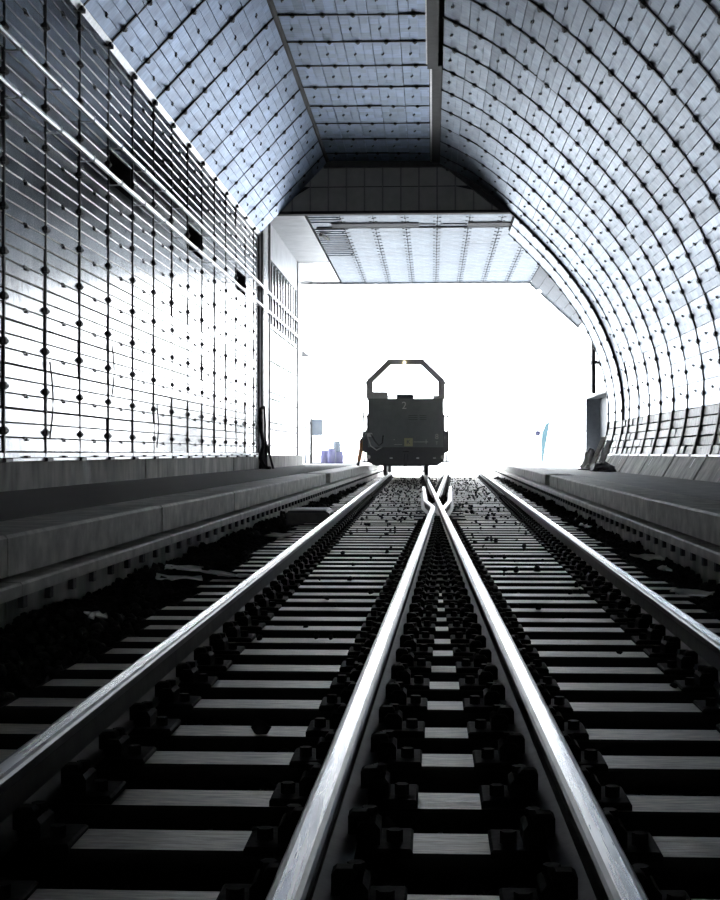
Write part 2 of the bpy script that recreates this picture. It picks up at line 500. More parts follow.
# centre beam, deeper in its near half
cb = MB().box(-0.10, 0.13, Y0, 31.4, CL[1] - 0.16, CL[1] + 0.3).box(0.0, 0.24, 31.4, YE, CL[1] - 0.10, CL[1] + 0.3).build('ceiling_beam', M['rib'])
tag(cb, 'dark steel beam along the seam of flat ceiling and arch', 'beam', kind='structure')
MB().box(-0.13, -0.10, Y0, 31.4, CL[1] - 0.06, CL[1] - 0.01).build('edge_strip', M['galv'], cb)
MB().box(-0.05, 0.0, 31.4, YE, CL[1] - 0.06, CL[1] - 0.01).build('edge_strip', M['galv'], cb)

# ------------------------------------------------------------------ arched right wall
def offset(poly, d):
    out = []
    for i in range(len(poly)):
        a, b = poly[max(i - 1, 0)], poly[min(i + 1, len(poly) - 1)]
        t = Vector((b[0] - a[0], b[1] - a[1])).normalized()
        out.append((poly[i][0] - t.y * d, poly[i][1] + t.x * d))
    return out
YA = 45.6                                # the arch runs on a little past the bulkhead
sk = [tuple(p) for p in arch_fine[::3]]
def shell(d0, d1, y0, y1, poly=sk):
    a, b = offset(poly, d0), offset(poly, d1)
    mb = MB()
    n = len(a)
    v = []
    for y in (y0, y1):
        v += [(p[0], y, p[1]) for p in a] + [(p[0], y, p[1]) for p in b]
    f = []
    for i in range(n - 1):
        f += [(i, i + 1, 2 * n + i + 1, 2 * n + i), (n + i + 1, n + i, 3 * n + i, 3 * n + i + 1),
              (i + 1, i, n + i, n + i + 1), (2 * n + i, 2 * n + i + 1, 3 * n + i + 1, 3 * n + i)]
    return mb.poly(v, f)
wr = shell(0.05, 0.6, Y0, YA).build('wall_right', M['backing'])
tag(wr, 'curved vault wall clad in aluminium sheets between dark ribs', 'wall', kind='structure')
MB().box(-0.2, 0.6, Y0, YE, 9.5, 10.5).box(5.62, 6.3, Y0, YA, -0.9, 0.75).build('backing', M['backing'], wr)
shell(0.0, 0.05, Y0, COLS[0]).build('liner', M['liner'], wr)
def arch_skip(i, j, p, q, y0, y1):
    # sheets the frame cannot show: too near for their height
    zc = 0.5 * (p[1] + q[1]) - CAM_H
    xc = 0.5 * (p[0] + q[0])
    return (zc / y1 > 0.345) or (xc / y1 > 0.225) or y1 < 17
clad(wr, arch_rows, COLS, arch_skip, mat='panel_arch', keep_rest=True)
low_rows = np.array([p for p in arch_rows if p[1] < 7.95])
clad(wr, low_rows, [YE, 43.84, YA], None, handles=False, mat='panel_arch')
all_rows = np.r_[arch_rows, stone_rows[1:]]
ribs(wr, arch_rows, [y for y in COLS[:-1]], w=0.065, cl=1.15)
link('rib', rib_mesh(arch_rows, thick=2.2, proud=0.09), wr, (0, YE, 0))
link('rib', rib_mesh(low_rows), wr, (0, 43.84, 0))
link('rib', rib_mesh(low_rows, thick=1.5), wr, (0, YA - 0.03, 0))
low_rib = rib_mesh(stone_rows, clamp=False, w=0.09, proud=0.07)
for y in COLS[2:-1] + [YE, 43.84, YA - 0.03]:
    link('rib', low_rib, wr, (0, y, 0))
# the lowest metre: battered block lining, block by block
for j, (a, b) in enumerate(zip((COLS + [43.84, YA])[3:-1], (COLS + [43.84, YA])[4:])):
    for i in range(len(stone_rows) - 1):
        m, t, n = frame_at(stone_rows[i], stone_rows[i + 1], a)
        W = math.hypot(*(stone_rows[i + 1] - stone_rows[i]))
        L = b - a
        cut = [0.05, L * (0.36 if i % 2 else 0.62) + random.uniform(-0.08, 0.08), L - 0.05]
        for c0, c1 in zip(cut[:-1], cut[1:]):
            d = random.uniform(-0.015, 0.02)
            mb = MB().cbox(c0 + 0.006, c1 - 0.006, 0.006, W - 0.006, -0.03, 0.03 + d, 0.012)
            bo = mb.build('block', M['stone'], wr)
            bo.matrix_local = m @ Matrix.Rotation(random.gauss(0, 0.02), 4, 'X')
# light flange at the foot of the vault, then the raking concrete plinth
FOOT = tuple(arch_fine[-1])
for a, b in zip((COLS + [43.84])[3:-1], (COLS + [43.84])[4:]):
    MB().prism([(FOOT[0] - 0.10, FOOT[1] - 0.02), (FOOT[0] + 0.05, FOOT[1] - 0.02), (FOOT[0] + 0.05, FOOT[1] + 0.03), (FOOT[0] - 0.10, FOOT[1] + 0.02)], a + 0.14, b - 0.14).build('flange', M['galv'], wr)
br = MB().prism([(FOOT[0] - 0.02, FOOT[1] - 0.03), (6.2, FOOT[1] - 0.03), (6.2, -0.4), (5.06, -0.4), (5.06, 0.27)], Y0, YA).build('baseboard_right', M['backing'])
tag(br, 'raking concrete plinth panels at the foot of the vault', 'plinth', kind='structure')
y = 15.2
k = 0
while y < 45:
    L = 1.84
    w = 0.028
    mb = MB()
    p, q = (5.06, 0.255), (FOOT[0] - 0.03, FOOT[1] - 0.035)
    m, t, n = frame_at(q, p, y)
    W = math.hypot(q[0] - p[0], q[1] - p[1])
    s = MB().cbox(w, min(L, YA - y) - w, 0, W, -0.02, 0.03 + (0.012 if k % 2 else 0), 0.008)
    mb.poly([m @ Vector(v) for v in s.v], s.f)
    o = mb.build('slab', M['concrete'], br)
    if k % 3 == 1:
        s = MB().box(L * 0.55, L * 0.55 + 0.10, W * 0.1, W * 0.5, 0.04, 0.047)
        MB().poly([m @ Vector(v) for v in s.v], s.f).build('paint_dash', M['white'], o)
    y += L
    k += 1

# ------------------------------------------------------------------ bulkhead above the lower portal section
ZP = 7.84                                 # portal ceiling
wb = MB().prism([(-6.0, ZP - 0.02), (2.2, ZP - 0.02), (3.2, ZP - 0.02), (1.2, 10.4), (-6.0, 10.4)], YE + 0.05, YE + 0.5).build('wall_bulkhead', M['backing'])
tag(wb, 'dark sheeted bulkhead step above the lower portal section', 'wall', kind='structure')
def bulk_top(x):
    if x < CL[0]:
        return WTOP + (x - WL) * (CL[1] - WTOP) / (CL[0] - WL)
    if x < 0.25:
        return CL[1]
    return 9.22 - (x - 0.25) * 0.80
x = -4.62
zrow = [ZP + 0.02, ZP + 0.74, 9.4]
while x < 2.0:
    x1 = x + 0.53
    for r in range(2):
        za, zb = zrow[r], zrow[r + 1]
        ta, tb = min(zb, bulk_top(x + 0.02)), min(zb, bulk_top(x1 - 0.02))
        if ta <= za + 0.04 and tb <= za + 0.04:
            continue
        ta, tb = max(ta, za + 0.01), max(tb, za + 0.01)
        prof = [(x + 0.02, za + 0.015), (x1 - 0.02, za + 0.015), (x1 - 0.02, tb - 0.015), (x + 0.02, ta - 0.015)]
        MB().prism(prof, YE + 0.02, YE + 0.06).build('panel', M['bulk'], wb)
    x = x1
mb = MB()
for xx in np.arange(-4.62 + 0.53, 1.9, 0.53):
    top = bulk_top(xx)
    if top > ZP + 0.1:
        mb.box(xx - 0.012, xx + 0.012, YE + 0.03, YE + 0.06, ZP + 0.03, top)
mb.build('seam_strip', M['seam'], wb)
MB().box(-4.9, 2.3, YE - 0.03, YE + 0.1, ZP - 0.06, ZP + 0.03).build('bottom_edge', M['rib'], wb)
MB().box(CL[0] - 0.1, 0.3, YE - 0.12, YE + 0.04, CL[1] - 0.20, CL[1] + 0.05).build('top_edge', M['rib'], wb)
MB().prism([(0.2, 9.25), (0.34, 9.25), (2.25, ZP - 0.02), (2.0, ZP - 0.02)], YE - 0.1, YE + 0.05).build('raking_edge', M['rib'], wb)

# ------------------------------------------------------------------ portal section
PXL = -4.95
pc = MB().box(PXL - 0.6, 4.3, YE + 0.1, YP, ZP + 0.12, ZP + 0.8).build('ceiling_portal', M['backing'])
tag(pc, 'lower portal ceiling of aluminium sheets with bolt rows', 'ceiling', kind='structure')
xs = [-3.72 + 0.97 * i for i in range(9)]
ysp = list(np.arange(YE + 0.1, YP - 0.2, 0.92)) + [YP]
pm = {}
slot_rows = {0, 1, 3, 4, 5, 6, 7, 8, 9}
for j in range(len(ysp) - 1):
    for i in range(len(xs) - 1):
        L, W = ysp[j + 1] - ysp[j], xs[i + 1] - xs[i]
        key = (round(L, 2), i == 0 and j in slot_rows)
        if key not in pm:
            mb = MB()
            n = 4
            cells = (0, 2) if key[1] else (0, 1, 2, 3)
            for c_ in cells:
                mb.cbox(0.006 + c_ * L / n, (c_ + 1) * L / n - 0.004, 0.01, W - 0.01, 0, 0.03, 0.006)
            pm[key] = mb.mesh('panel', M['panel_portal'])
        m, t, n_ = frame_at((xs[i], ZP + 0.03), (xs[i + 1], ZP + 0.03), ysp[j])
        o = link('panel', pm[key], pc)
        o.matrix_local = m @ Matrix.Rotation(random.gauss(0, 0.003), 4, 'Y')
for i in range(1, len(xs)):
    mb = MB()
    for yy in np.arange(YE + 0.3, YP - 0.1, 0.72):
        for dx, dy in ((-0.09, 0), (0.0, 0.16), (0.08, 0.04)):
            mb.box(xs[i] + dx - 0.035, xs[i] + dx + 0.035, yy + dy - 0.025, yy + dy + 0.025, ZP - 0.014, ZP + 0.01)
    mb.build('bolt_row', M['rib'], pc)
tb = MB()
tb.box(-3.1, -0.4, ysp[2] + 0.05, ysp[3] - 0.08, ZP - 0.03, ZP + 0.1).box(1.1, 4.0, ysp[2] + 0.05, ysp[3] - 0.08, ZP - 0.03, ZP + 0.1)
tb.build('trough', M['greypaint'], pc)
MB().box(-3.6, 4.0, ysp[3] - 0.06, ysp[3], ZP - 0.04, ZP + 0.1).build('trough_lip', M['rib'], pc)
for i in (2, 3, 4):
    MB().box(xs[i] + 0.1 - (0.4 if i == 2 else 0), xs[i + 1] - 0.05, ysp[2] + 0.3, ysp[2] + 0.4, ZP - 0.02, ZP + 0.08).build('trough_bar', M['rib'], pc)
# plain strip at the left, boundary line, lip at the mouth
MB().box(PXL, xs[0] - 0.06, YE + 0.1, 52.9, ZP + 0.0, ZP + 0.13).build('plain_strip', M['liner'], pc)
MB().box(PXL, xs[0] - 0.06, 53.05, YP, ZP + 0.0, ZP + 0.13).build('plain_strip', M['panel'], pc)
MB().box(PXL, 4.06, YP - 0.12, YP + 0.02, ZP - 0.06, ZP + 0.2).build('mouth_lip', M['galv'], pc)
MB().tube([(-3.55, 45.9, ZP - 0.06), (-3.35, 46.6, ZP - 0.1)], 0.06, 8).build('lamp_tube', M['white'], pc)

# portal wall on the straight side
pl = MB().box(-6.0, PXL - 0.10, YE, 54.6, -0.9, ZP + 0.3).box(-6.0, PXL - 0.10, 54.6, YP, 4.78, ZP + 0.3).build('wall_portal_left', M['backing'])
tag(pl, 'portal side wall with a row of tall dark slots', 'wall', kind='structure')
MB().box(-5.4, PXL - 0.03, YE + 0.03, YE + 0.35, 0.3, ZP).build('return_strip', M['liner'], pl)
MB().box(PXL - 0.05, PXL + 0.0, YE + 0.0, YE + 0.3, 0.3, ZP).box(-5.4, PXL + 0.03, YE + 1.55, YE + 1.8, 0.3, ZP).build('column', M['rib'], pl)
MB().box(PXL - 0.12, PXL + 0.03, 52.7, 52.95, 0.3, ZP).build('column', M['seam'], pl)
MB().box(PXL - 0.1, PXL, YE + 1.8, 52.7, 6.75, ZP + 0.0).build('top_band', M['liner'], pl)
pys = np.linspace(YE + 1.85, 52.65, 11)
for j in range(10):
    for (za, zb) in ((0.72, 1.55), (1.57, 2.6), (2.62, 3.7), (3.72, 4.75)):
        MB().box(PXL - 0.08, PXL + random.uniform(-0.006, 0.006), pys[j] + 0.012, pys[j + 1] - 0.012, za, zb).build('panel', M['panel'], pl)
    MB().box(PXL - 0.08, PXL, pys[j] + 0.66, pys[j + 1] + 0.0, 4.78, 6.72).build('slat', M['panel'], pl)
for (a, b) in ((YE + 0.36, YE + 1.54), (52.98, 54.6), (54.62, 56.3), (56.32, 58.0), (58.02, YP)):
    for (za, zb) in ((0.72, 2.6), (2.62, 4.75), (4.77, ZP)):
        if b > 54.7 and zb < 5:
            continue
        MB().box(PXL - 0.08, PXL, a + 0.01, b - 0.01, za, zb).build('panel', M['panel'], pl)
mb = MB()
for zz in (1.0, 1.5, 1.72, 2.45, 2.65, 3.6, 4.6):
    for yy in np.arange(YE + 2.0, 52.5, 0.27):
        mb.box(PXL - 0.02, PXL + 0.035, yy, yy + 0.09, zz, zz + 0.035)
mb.build('bolt_row', M['rib'], pl)
MB().box(-5.4, PXL + 0.05, YE, 54.6, 0.3, 0.70).build('plinth', M['concrete'], pl)

# right side: raking panel, wall, door
A, B = (4.05, ZP + 0.0), (6.0, 6.06)
pr = empty('wall_portal_right')
tag(pr, 'bright portal side wall with raking louvred panel', 'wall', kind='structure')
MB().prism([(A[0], A[1] + 0.1), (B[0] + 0.1, B[1] + 0.1), (7.0, B[1] + 0.1), (7.0, 9.5), (A[0], 9.5)], YE + 0.5, YP).build('backing', M['backing'], pr)
rr = resample([A, B], 0.44)
for j in range(6):
    y0, y1 = YE + 3.0 + j * 2.42, YE + 3.0 + (j + 1) * 2.42
    for i in range(len(rr) - 1):
        m, t, n = frame_at(rr[i], rr[i + 1], y0)
        W = math.hypot(*(rr[i + 1] - rr[i]))
        mb = MB()
        if 2 <= i <= 4 and 2 <= j <= 3:
            for q in range(5):
                mb.cbox(0.02 + q * 0.48, 0.30 + q * 0.48, 0.0, W, 0, 0.03, 0.006)
        else:
            mb.cbox(0.012, min(y1, YP) - y0 - 0.012, 0.008, W - 0.008, 0, 0.03, 0.006)
        o = mb.build('panel', M['greypaint'], pr)
        o.matrix_local = m
MB().prism([(A[0] - 0.05, A[1] - 0.1), (B[0], B[1] - 0.14), (B[0] + 0.15, B[1]), (A[0] + 0.1, A[1] + 0.1)], YP - 0.12, YP + 0.03).build('mouth_lip', M['galv'], pr)
MB().tube([(4.3, YP + 0.0, ZP - 0.42), (4.42, YP - 0.3, ZP - 0.40), (4.5, YP - 0.6, ZP - 0.35)], [0.08, 0.11, 0.06], 10).build('mouth_lamp', M['galv'], pr)
DY0, DY1, DZ = 48.2, 56.4, 2.95
X = 6.0
mb = MB().box(X + 0.06, 7.0, YE + 3, DY0, -0.9, B[1] + 0.2).box(X + 0.06, 7.0, DY1, YP, -0.9, B[1] + 0.2).box(X + 0.06, 7.0, DY0, DY1, DZ, B[1] + 0.2)
mb.build('backing', M['backing'], pr)
ypan = [YE + 3.4, DY0, 52.1, DY1, 57.6, YP]
zpan = [0.3, 1.65, DZ, 4.45, 6.05]
for j in range(5):
    for i in range(4):
        if DY0 <= ypan[j] < DY1 and i < 2:
            continue
        MB().box(X, X + 0.08, ypan[j] + 0.015, ypan[j + 1] - 0.015, zpan[i] + 0.01, zpan[i + 1] - 0.01).build('panel', M['panel'], pr)
MB().box(5.5, 6.6, YA - 0.05, YA + 0.1, -0.5, 6.5).build('return_plate', M['liner'], pr)
d1 = MB().box(X + 0.5, X + 0.56, DY0 + 0.04, DY1 - 0.04, 0.3, DZ - 0.04).build('door_1', M['doorpaint'])
tag(d1, 'dark slate recessed doorway in the portal side wall', 'door', kind='structure')
MB().box(X - 0.02, X + 0.6, DY0, DY0 + 0.06, 0.3, DZ).box(X - 0.02, X + 0.6, DY1 - 0.14, DY1, 0.3, DZ).box(X - 0.02, X + 0.6, DY0, DY1, DZ - 0.06, DZ).build('door_frame', M['doorpaint'], d1)
dp = empty('downpipe', (X - 0.14, 52.6, DZ))
tag(dp, 'dark twin drainpipe above the portal doorway', 'pipe')
MB().tube([(0, 0, 0), (0, 0, 2.6)], 0.07, 8).build('pipe', M['rib'], dp)
MB().tube([(0, 0.5, 0.1), (0, 0.5, 2.3)], 0.045, 8).build('pipe', M['seam'], dp)
MB().box(-0.09, 0.12, -0.1, 0.62, 1.1, 1.2).build('bracket', M['rib'], dp)

# ------------------------------------------------------------------ platforms
def platform(name, label, edge, sgn, x_wall, z_wall, joints, surf, gaps=()):
    """edge(y) = x of the coping face; sgn = side on which the platform lies"""
    root = empty(name)
    tag(root, label, 'platform', kind='structure')
    yy = [Y0, 2.0] + [10, 20, 30, 40, YP, YP + 14]
    v, f = [], []
    for y_ in yy:
        xi = edge(y_) + sgn * 0.52
        v += [(xi, y_, 0.345), (x_wall, y_, z_wall), (x_wall, y_, -0.36), (xi, y_, -0.36)]
    for i in range(len(yy) - 1):
        a, b = 4 * i, 4 * (i + 1)
        f += [(a, b, b + 1, a + 1), (a + 3, a, b, b + 3), (a + 1, b + 1, b + 2, a + 2)]
    f += [(0, 1, 2, 3), tuple(4 * (len(yy) - 1) + q for q in (3, 2, 1, 0))]
    mb = MB().poly(v, f)
    mb.build('deck', surf, root)
    ang = math.atan((edge(30) - edge(0)) / 30)
    for a, b in zip(joints[:-1], joints[1:]):
        gap = any(ga <= (a + b) / 2 <= gb for ga, gb in gaps)
        L = b - a
        def put(nm, m, x0, x1, z0, z1, c=0.012, e=0.008):
            mb = MB()
            lo, hi = min(x0 * sgn, x1 * sgn), max(x0 * sgn, x1 * sgn)
            mb.cbox(lo, hi, e, L - e, z0, z1, c)
            o = mb.build(nm, m, root, (edge(a), a, 0))
            o.rotation_euler = (0, 0, -ang)
            return o
        if not gap:
            put('edge_slab', M['coping'], random.uniform(-0.008, 0.008), 0.54, 0.125, 0.352, 0.018)
        else:
            put('edge_slab', M['asphalt'], 0.22, 0.54, 0.10, 0.34)
        put('ledge', M['coping'], -0.075, 0.3, 0.02, 0.095, 0.012, 0.004)
        lw = put('footing', M['concrete'], 0.02, 0.3, -0.40, 0.02, 0.004)
        n = max(1, round(L / 0.56))
        mb = MB()
        lo, hi = min(-0.012 * sgn, 0.03 * sgn), max(-0.012 * sgn, 0.03 * sgn)
        for q in range(n):
            yq = (q + 0.5) * L / n
            mb.box(lo, hi, yq - 0.04, yq + 0.04, -0.07, 0.02)
        o = mb.build('notch_row', M['rib'], root, (edge(a), a, 0))  # flush dark blocks stand for shaded notches under the ledge
        o.rotation_euler = (0, 0, -ang)
    return root
jl = [-5.7, -1.2, 3.3, 7.73, 12.2, 16.65, 20.9, 25.1, 29.4, 31.2, 32.6, 36.8, 41.0, 45.2, 49.4, 53.6, 57.8, 62, 66.2, 70.4]
platform('platform', 'grey concrete platform along the straight panelled wall', lambda y: -2.3, -1, WL - 0.2, 0.345, jl, M['asphalt'], [(31.2, 32.6)])
jr = [-3.5, 0.9, 5.4, 9.9, 14.2, 18.6, 22.95, 26.9, 29.1, 30.7, 35, 39.4, 43.8, 48.2, 52.6, 57, 61.4, 65.8, 70.2]
platform('platform', 'grey concrete platform below the curved vault', lambda y: 1.93 + 0.015 * y, 1, 5.4, 0.27, jr, M['slate'], [(29.1, 30.7)])

# ------------------------------------------------------------------ track
def x_lout(y): return -1.047 - 0.0117 * y
def x_rin(y): return 0.388 - 0.0117 * y
def x_lin(y): return -0.305 + 0.015 * y
def x_rout(y): return 1.13 + 0.015 * y
trk = empty('railway_track', (0, 0, -0.3))
tag(trk, 'two diverging railway tracks with shiny rails crossing at a frog', 'railway track')
TZ = 0.3                                  # children sit in the track's own frame
PROF = [(-0.07, -0.159), (0.07, -0.159), (0.07, -0.148), (0.012, -0.125), (0.009, -0.05), (0.034, -0.036), (0.036, -0.010),
        (0.030, -0.003), (0.019, 0.0), (-0.019, 0.0), (-0.030, -0.003), (-0.036, -0.010), (-0.034, -0.036), (-0.009, -0.05), (-0.012, -0.125), (-0.07, -0.148)]
def rail(pts, taper=None):
    """rail swept along (x, y) points; the running surface is polished"""
    n = len(PROF)
    v, f, mi = [], [], []
    for i, (px, py) in enumerate(pts):
        a, b = pts[max(i - 1, 0)], pts[min(i + 1, len(pts) - 1)]
        t = Vector((b[0] - a[0], b[1] - a[1])).normalized()
        s = Vector((t.y, -t.x))
        k = taper[i] if taper else 1.0
        v += [(px + s.x * q[0] * k, py + s.y * q[0] * k, q[1] + TZ) for q in PROF]
    for i in range(len(pts) - 1):
        for k in range(n):
            k2 = (k + 1) % n
            f.append((i * n + k, i * n + k2, (i + 1) * n + k2, (i + 1) * n + k))
            mi.append(1 if k == 8 else 2 if k in (5, 6, 7, 9, 10, 11) else 0)
    f += [tuple(range(n - 1, -1, -1)), tuple((len(pts) - 1) * n + k for k in range(n))]
    mi += [0, 0]
    mb = MB()
    mb.v, mb.f, mb.mi = v, f, mi
    o = mb.build('rail', [M['railweb'], M['railhead'], M['railside']], trk)
    for p in o.data.polygons:
        p.use_smooth = len(p.vertices) == 4
    o.data.set_sharp_from_angle(angle=math.radians(32))
    return o
def line(fn, y0, y1, n):
    return [(fn(y), y) for y in np.linspace(y0, y1, n)]
rail(line(x_lout, -8, 95, 40))
rail(line(x_rout, -8, 95, 40))
rail(line(x_rin, -8, 95, 40))
rail(line(x_lin, -8, 20.8, 14) + [(x_lin(21.6) - 0.005, 21.6), (-0.045, 23.0), (-0.11, 24.4), (-0.15, 29), (-0.20, 34.6)])
rail(line(x_lin, 25.2, 95, 26), [0.35] + [1.0] * 25)
rail([(0.165, 20.9), (0.20, 22.0), (0.30, 24.4), (0.36, 29), (0.44, 34.6)])

SL = []
y = 4.06 - 0.49 * 9
base_sleeper = {}
sl_me = [None] * 4
for q in range(4):
    mb = MB()
    nseg = 14
    # slightly worn top: strips with small height changes, unit length in x
    mb.cbox(-0.5, 0.5, -0.10, 0.10, -0.32 + TZ, -0.172 + TZ, 0.008)
    mb.mi = [1 if k == 1 else 0 for k in range(len(mb.f))]
    sl_me[q] = mb.mesh('sleeper', [M['tar'], M['sleeper']])
def make_chair_mesh():
    mb = MB()
    mb.cbox(-0.205, 0.205, -0.102, 0.102, -0.176, -0.155, 0.006)
    for s in (-1, 1):
        mb.cbox(min(s * 0.066, s * 0.125), max(s * 0.066, s * 0.125), -0.065, 0.065, -0.156, -0.105, 0.012)
        mb.cbox(min(s * 0.045, s * 0.10), max(s * 0.045, s * 0.10), -0.03, 0.03, -0.14, -0.085, 0.01)
        for dx in (0.095, 0.16):
            mb.tube([(s * dx, 0.035 if dx < .1 else -.03, -0.16), (s * dx, 0.035 if dx < .1 else -.03, -0.085 if dx < .1 else -.125)], 0.02, 6)
    v = [(a, b, c + 0.0) for a, b, c in mb.v]
    mb.v = v
    return mb.mesh('rail_chair', M['chair'])
ch_me = make_chair_mesh()
far = MB()
far_src = [(Vector(v.co), ) for v in ch_me.vertices]
n_s = 0
while y < 58.5:
    x0, x1 = x_lout(y) - 0.52 + random.uniform(-0.05, 0.05), x_rout(y) + 0.46 + random.uniform(-0.05, 0.05)
    o = link('sleeper', sl_me[n_s % 4], trk, ((x0 + x1) / 2, y + random.uniform(-0.012, 0.012), random.uniform(-0.006, 0.004)))
    o.scale = (x1 - x0, 1, 1)
    o.rotation_euler = (0, 0, random.uniform(-0.002, 0.002))
    xs_ = [x_lout(y), x_rout(y)]
    if y < 20.5:
        xs_ += [x_rin(y), x_lin(y)]
    elif y > 27:
        xs_ += [x_rin(y), x_lin(y)]
    for xx in xs_:
        if y < 31:
            c = link('rail_chair', ch_me, trk, (xx, y, TZ))
        else:
            far.cbox(xx - 0.19, xx + 0.19, y - 0.085, y + 0.085, TZ - 0.175, TZ - 0.155, 0.004)
            for s in (-1, 1):
                far.cbox(xx + s * 0.095 - 0.035, xx + s * 0.095 + 0.035, y - 0.06, y + 0.06, TZ - 0.16, TZ - 0.085, 0.012)
    SL.append(y)
    n_s += 1
    y += 0.49
fo = far.build('far_rail_chairs', M['chair'], trk)
fo['kind'] = 'stuff'
# frog base plates
for yy in np.arange(21.0, 27, 0.98):
    MB().cbox(-0.38, 0.38, -0.12, 0.12, TZ - 0.175, TZ - 0.158, 0.005).build('frog_plate', M['chair'], trk, (0.12, yy, 0))

# ------------------------------------------------------------------ ballast
def ico():
    t = (1 + 5 ** 0.5) / 2
    v = np.array([(-1, t, 0), (1, t, 0), (-1, -t, 0), (1, -t, 0), (0, -1, t), (0, 1, t), (0, -1, -t), (0, 1, -t), (t, 0, -1), (t, 0, 1), (-t, 0, -1), (-t, 0, 1)], float)
    v /= np.linalg.norm(v[0])
    f = np.array([(0, 11, 5), (0, 5, 1), (0, 1, 7), (0, 7, 10), (0, 10, 11), (1, 5, 9), (5, 11, 4), (11, 10, 2), (10, 7, 6), (7, 1, 8),
                  (3, 9, 4), (3, 4, 2), (3, 2, 6), (3, 6, 8), (3, 8, 9), (4, 9, 5), (2, 4, 11), (6, 2, 10), (8, 6, 7), (9, 8, 1)])
    return v, f
IV, IF = ico()
def rocks(pos, size):
    n = len(pos)
    v = IV[None] * (1 + rng.uniform(-0.32, 0.32, (n, 12, 1)))
    v = v * (size[:, None, None] * rng.uniform(0.6, 1.2, (n, 1, 3)))
    a = rng.uniform(0, 2 * np.pi, n)
    c, s = np.cos(a), np.sin(a)
    x = v[:, :, 0] * c[:, None] - v[:, :, 1] * s[:, None]
    yv = v[:, :, 0] * s[:, None] + v[:, :, 1] * c[:, None]
    v = np.stack([x, yv, v[:, :, 2]], -1) + pos[:, None, :]
    f = IF[None] + (np.arange(n) * 12)[:, None, None]
    return v.reshape(-1, 3), f.reshape(-1, 3)
def fast_mesh(name, v, f, mat):
    me = bpy.data.meshes.new(name)
    me.vertices.add(len(v))
    me.vertices.foreach_set('co', v.astype(np.float32).ravel())
    me.loops.add(f.size)
    me.loops.foreach_set('vertex_index', f.astype(np.int32).ravel())
    me.polygons.add(len(f))
    me.polygons.foreach_set('loop_start', np.arange(0, f.size, 3, dtype=np.int32))
    me.materials.append(mat)
    me.update(calc_edges=True)
    me.validate()
    return me
pos = []
def scatter(y0, y1, dens, smin, smax):
    n = int(dens * (y1 - y0) * 5.0)
    yy = rng.uniform(y0, y1, n)
    xx = rng.uniform(-2.32, 2.75, n)
    keep = xx < 1.95 + 0.015 * yy
    yy, xx = yy[keep], xx[keep]
    xl, xr = -1.047 - 0.0117 * yy - 0.52, 1.13 + 0.015 * yy + 0.46
    out = np.maximum(np.maximum(xl - xx, xx - xr), 0)
    zz = -0.275 + np.minimum(out, 0.5) * 0.22 + rng.uniform(-0.02, 0.02, len(xx)) + 0.02 * np.sin(xx * 5 + yy * 2.3)
    s = rng.uniform(smin, smax, len(xx))
    pos.append((np.c_[xx, yy, zz], s))
scatter(1.2, 9, 420, 0.020, 0.045)
scatter(9, 18, 260, 0.022, 0.05)
scatter(18, 34, 110, 0.03, 0.055)
scatter(34, 60, 55, 0.035, 0.06)
# stones lying on the sleepers, more of them far down the line
n = 1700
yy = SL[0] + 0.49 * rng.integers(6, 115, n) + rng.uniform(-0.09, 0.09, n)
keep = rng.uniform(0, 1, n) < np.clip((yy - 4) / 22, 0.05, 1)
yy = yy[keep]
xx = rng.uniform(-1.3, 1.5, len(yy))
pos.append((np.c_[xx, yy, np.full(len(yy), -0.155)], rng.uniform(0.012, 0.030, len(yy))))
P_ = np.concatenate([p for p, s in pos])
S_ = np.concatenate([s for p, s in pos])
v, f = rocks(P_, S_)
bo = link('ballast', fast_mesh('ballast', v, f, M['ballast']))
tag(bo, 'loose black ballast stones between and beside the sleepers', 'ballast', kind='stuff')

# ------------------------------------------------------------------ conduits on the left wall
def conduit(z, label):
    r = empty('conduit', (-4.88, 0, z))
    tag(r, label, 'pipe', 'conduits along the straight wall')
    oct_ = [(0.036 * math.cos(a_), 0.036 * math.sin(a_)) for a_ in [math.radians(-27 + 22.5 + 45 * q_) for q_ in range(8)]]
    MB().prism(oct_, YN - 6, 58.5).build('pipe', M['pipe'], r)
    mb = MB().box(-0.19, 0.0, -0.012, 0.012, -0.05, -0.034).box(-0.038, 0.038, -0.02, 0.02, -0.045, 0.038)
    me = mb.mesh('bracket', M['galv'])
    for y_ in COLS[:-1]:
        link('bracket', me, r, (0, y_, 0))
conduit(5.61, 'upper of the two pale conduits running along the straight wall')
conduit(5.04, 'lower of the two pale conduits running along the straight wall')
# hanging loops of cable beside ribs
for k, (y_, z0, z1, lab) in enumerate(((18.72, 1.0, 2.0, 'thin dark cable loop hanging from the nearest full rib of the wall'),
                                       (22.4, 1.7, 2.5, 'thin dark cable loop hanging on the third rib of the wall'),
                                       (26.1, 0.9, 1.7, 'thin dark cable loop hanging low on the fifth rib of the wall'))):
    pts = [(WL + 0.07, y_ + 0.16 * math.sin(math.pi * t) + 0.03, z1 + (z0 - z1) * t) for t in np.linspace(0, 1, 9)]
    tag(MB().tube(pts, 0.013, 6).build('hanging_cable', M['rubber'], smooth=True), lab, 'cable')

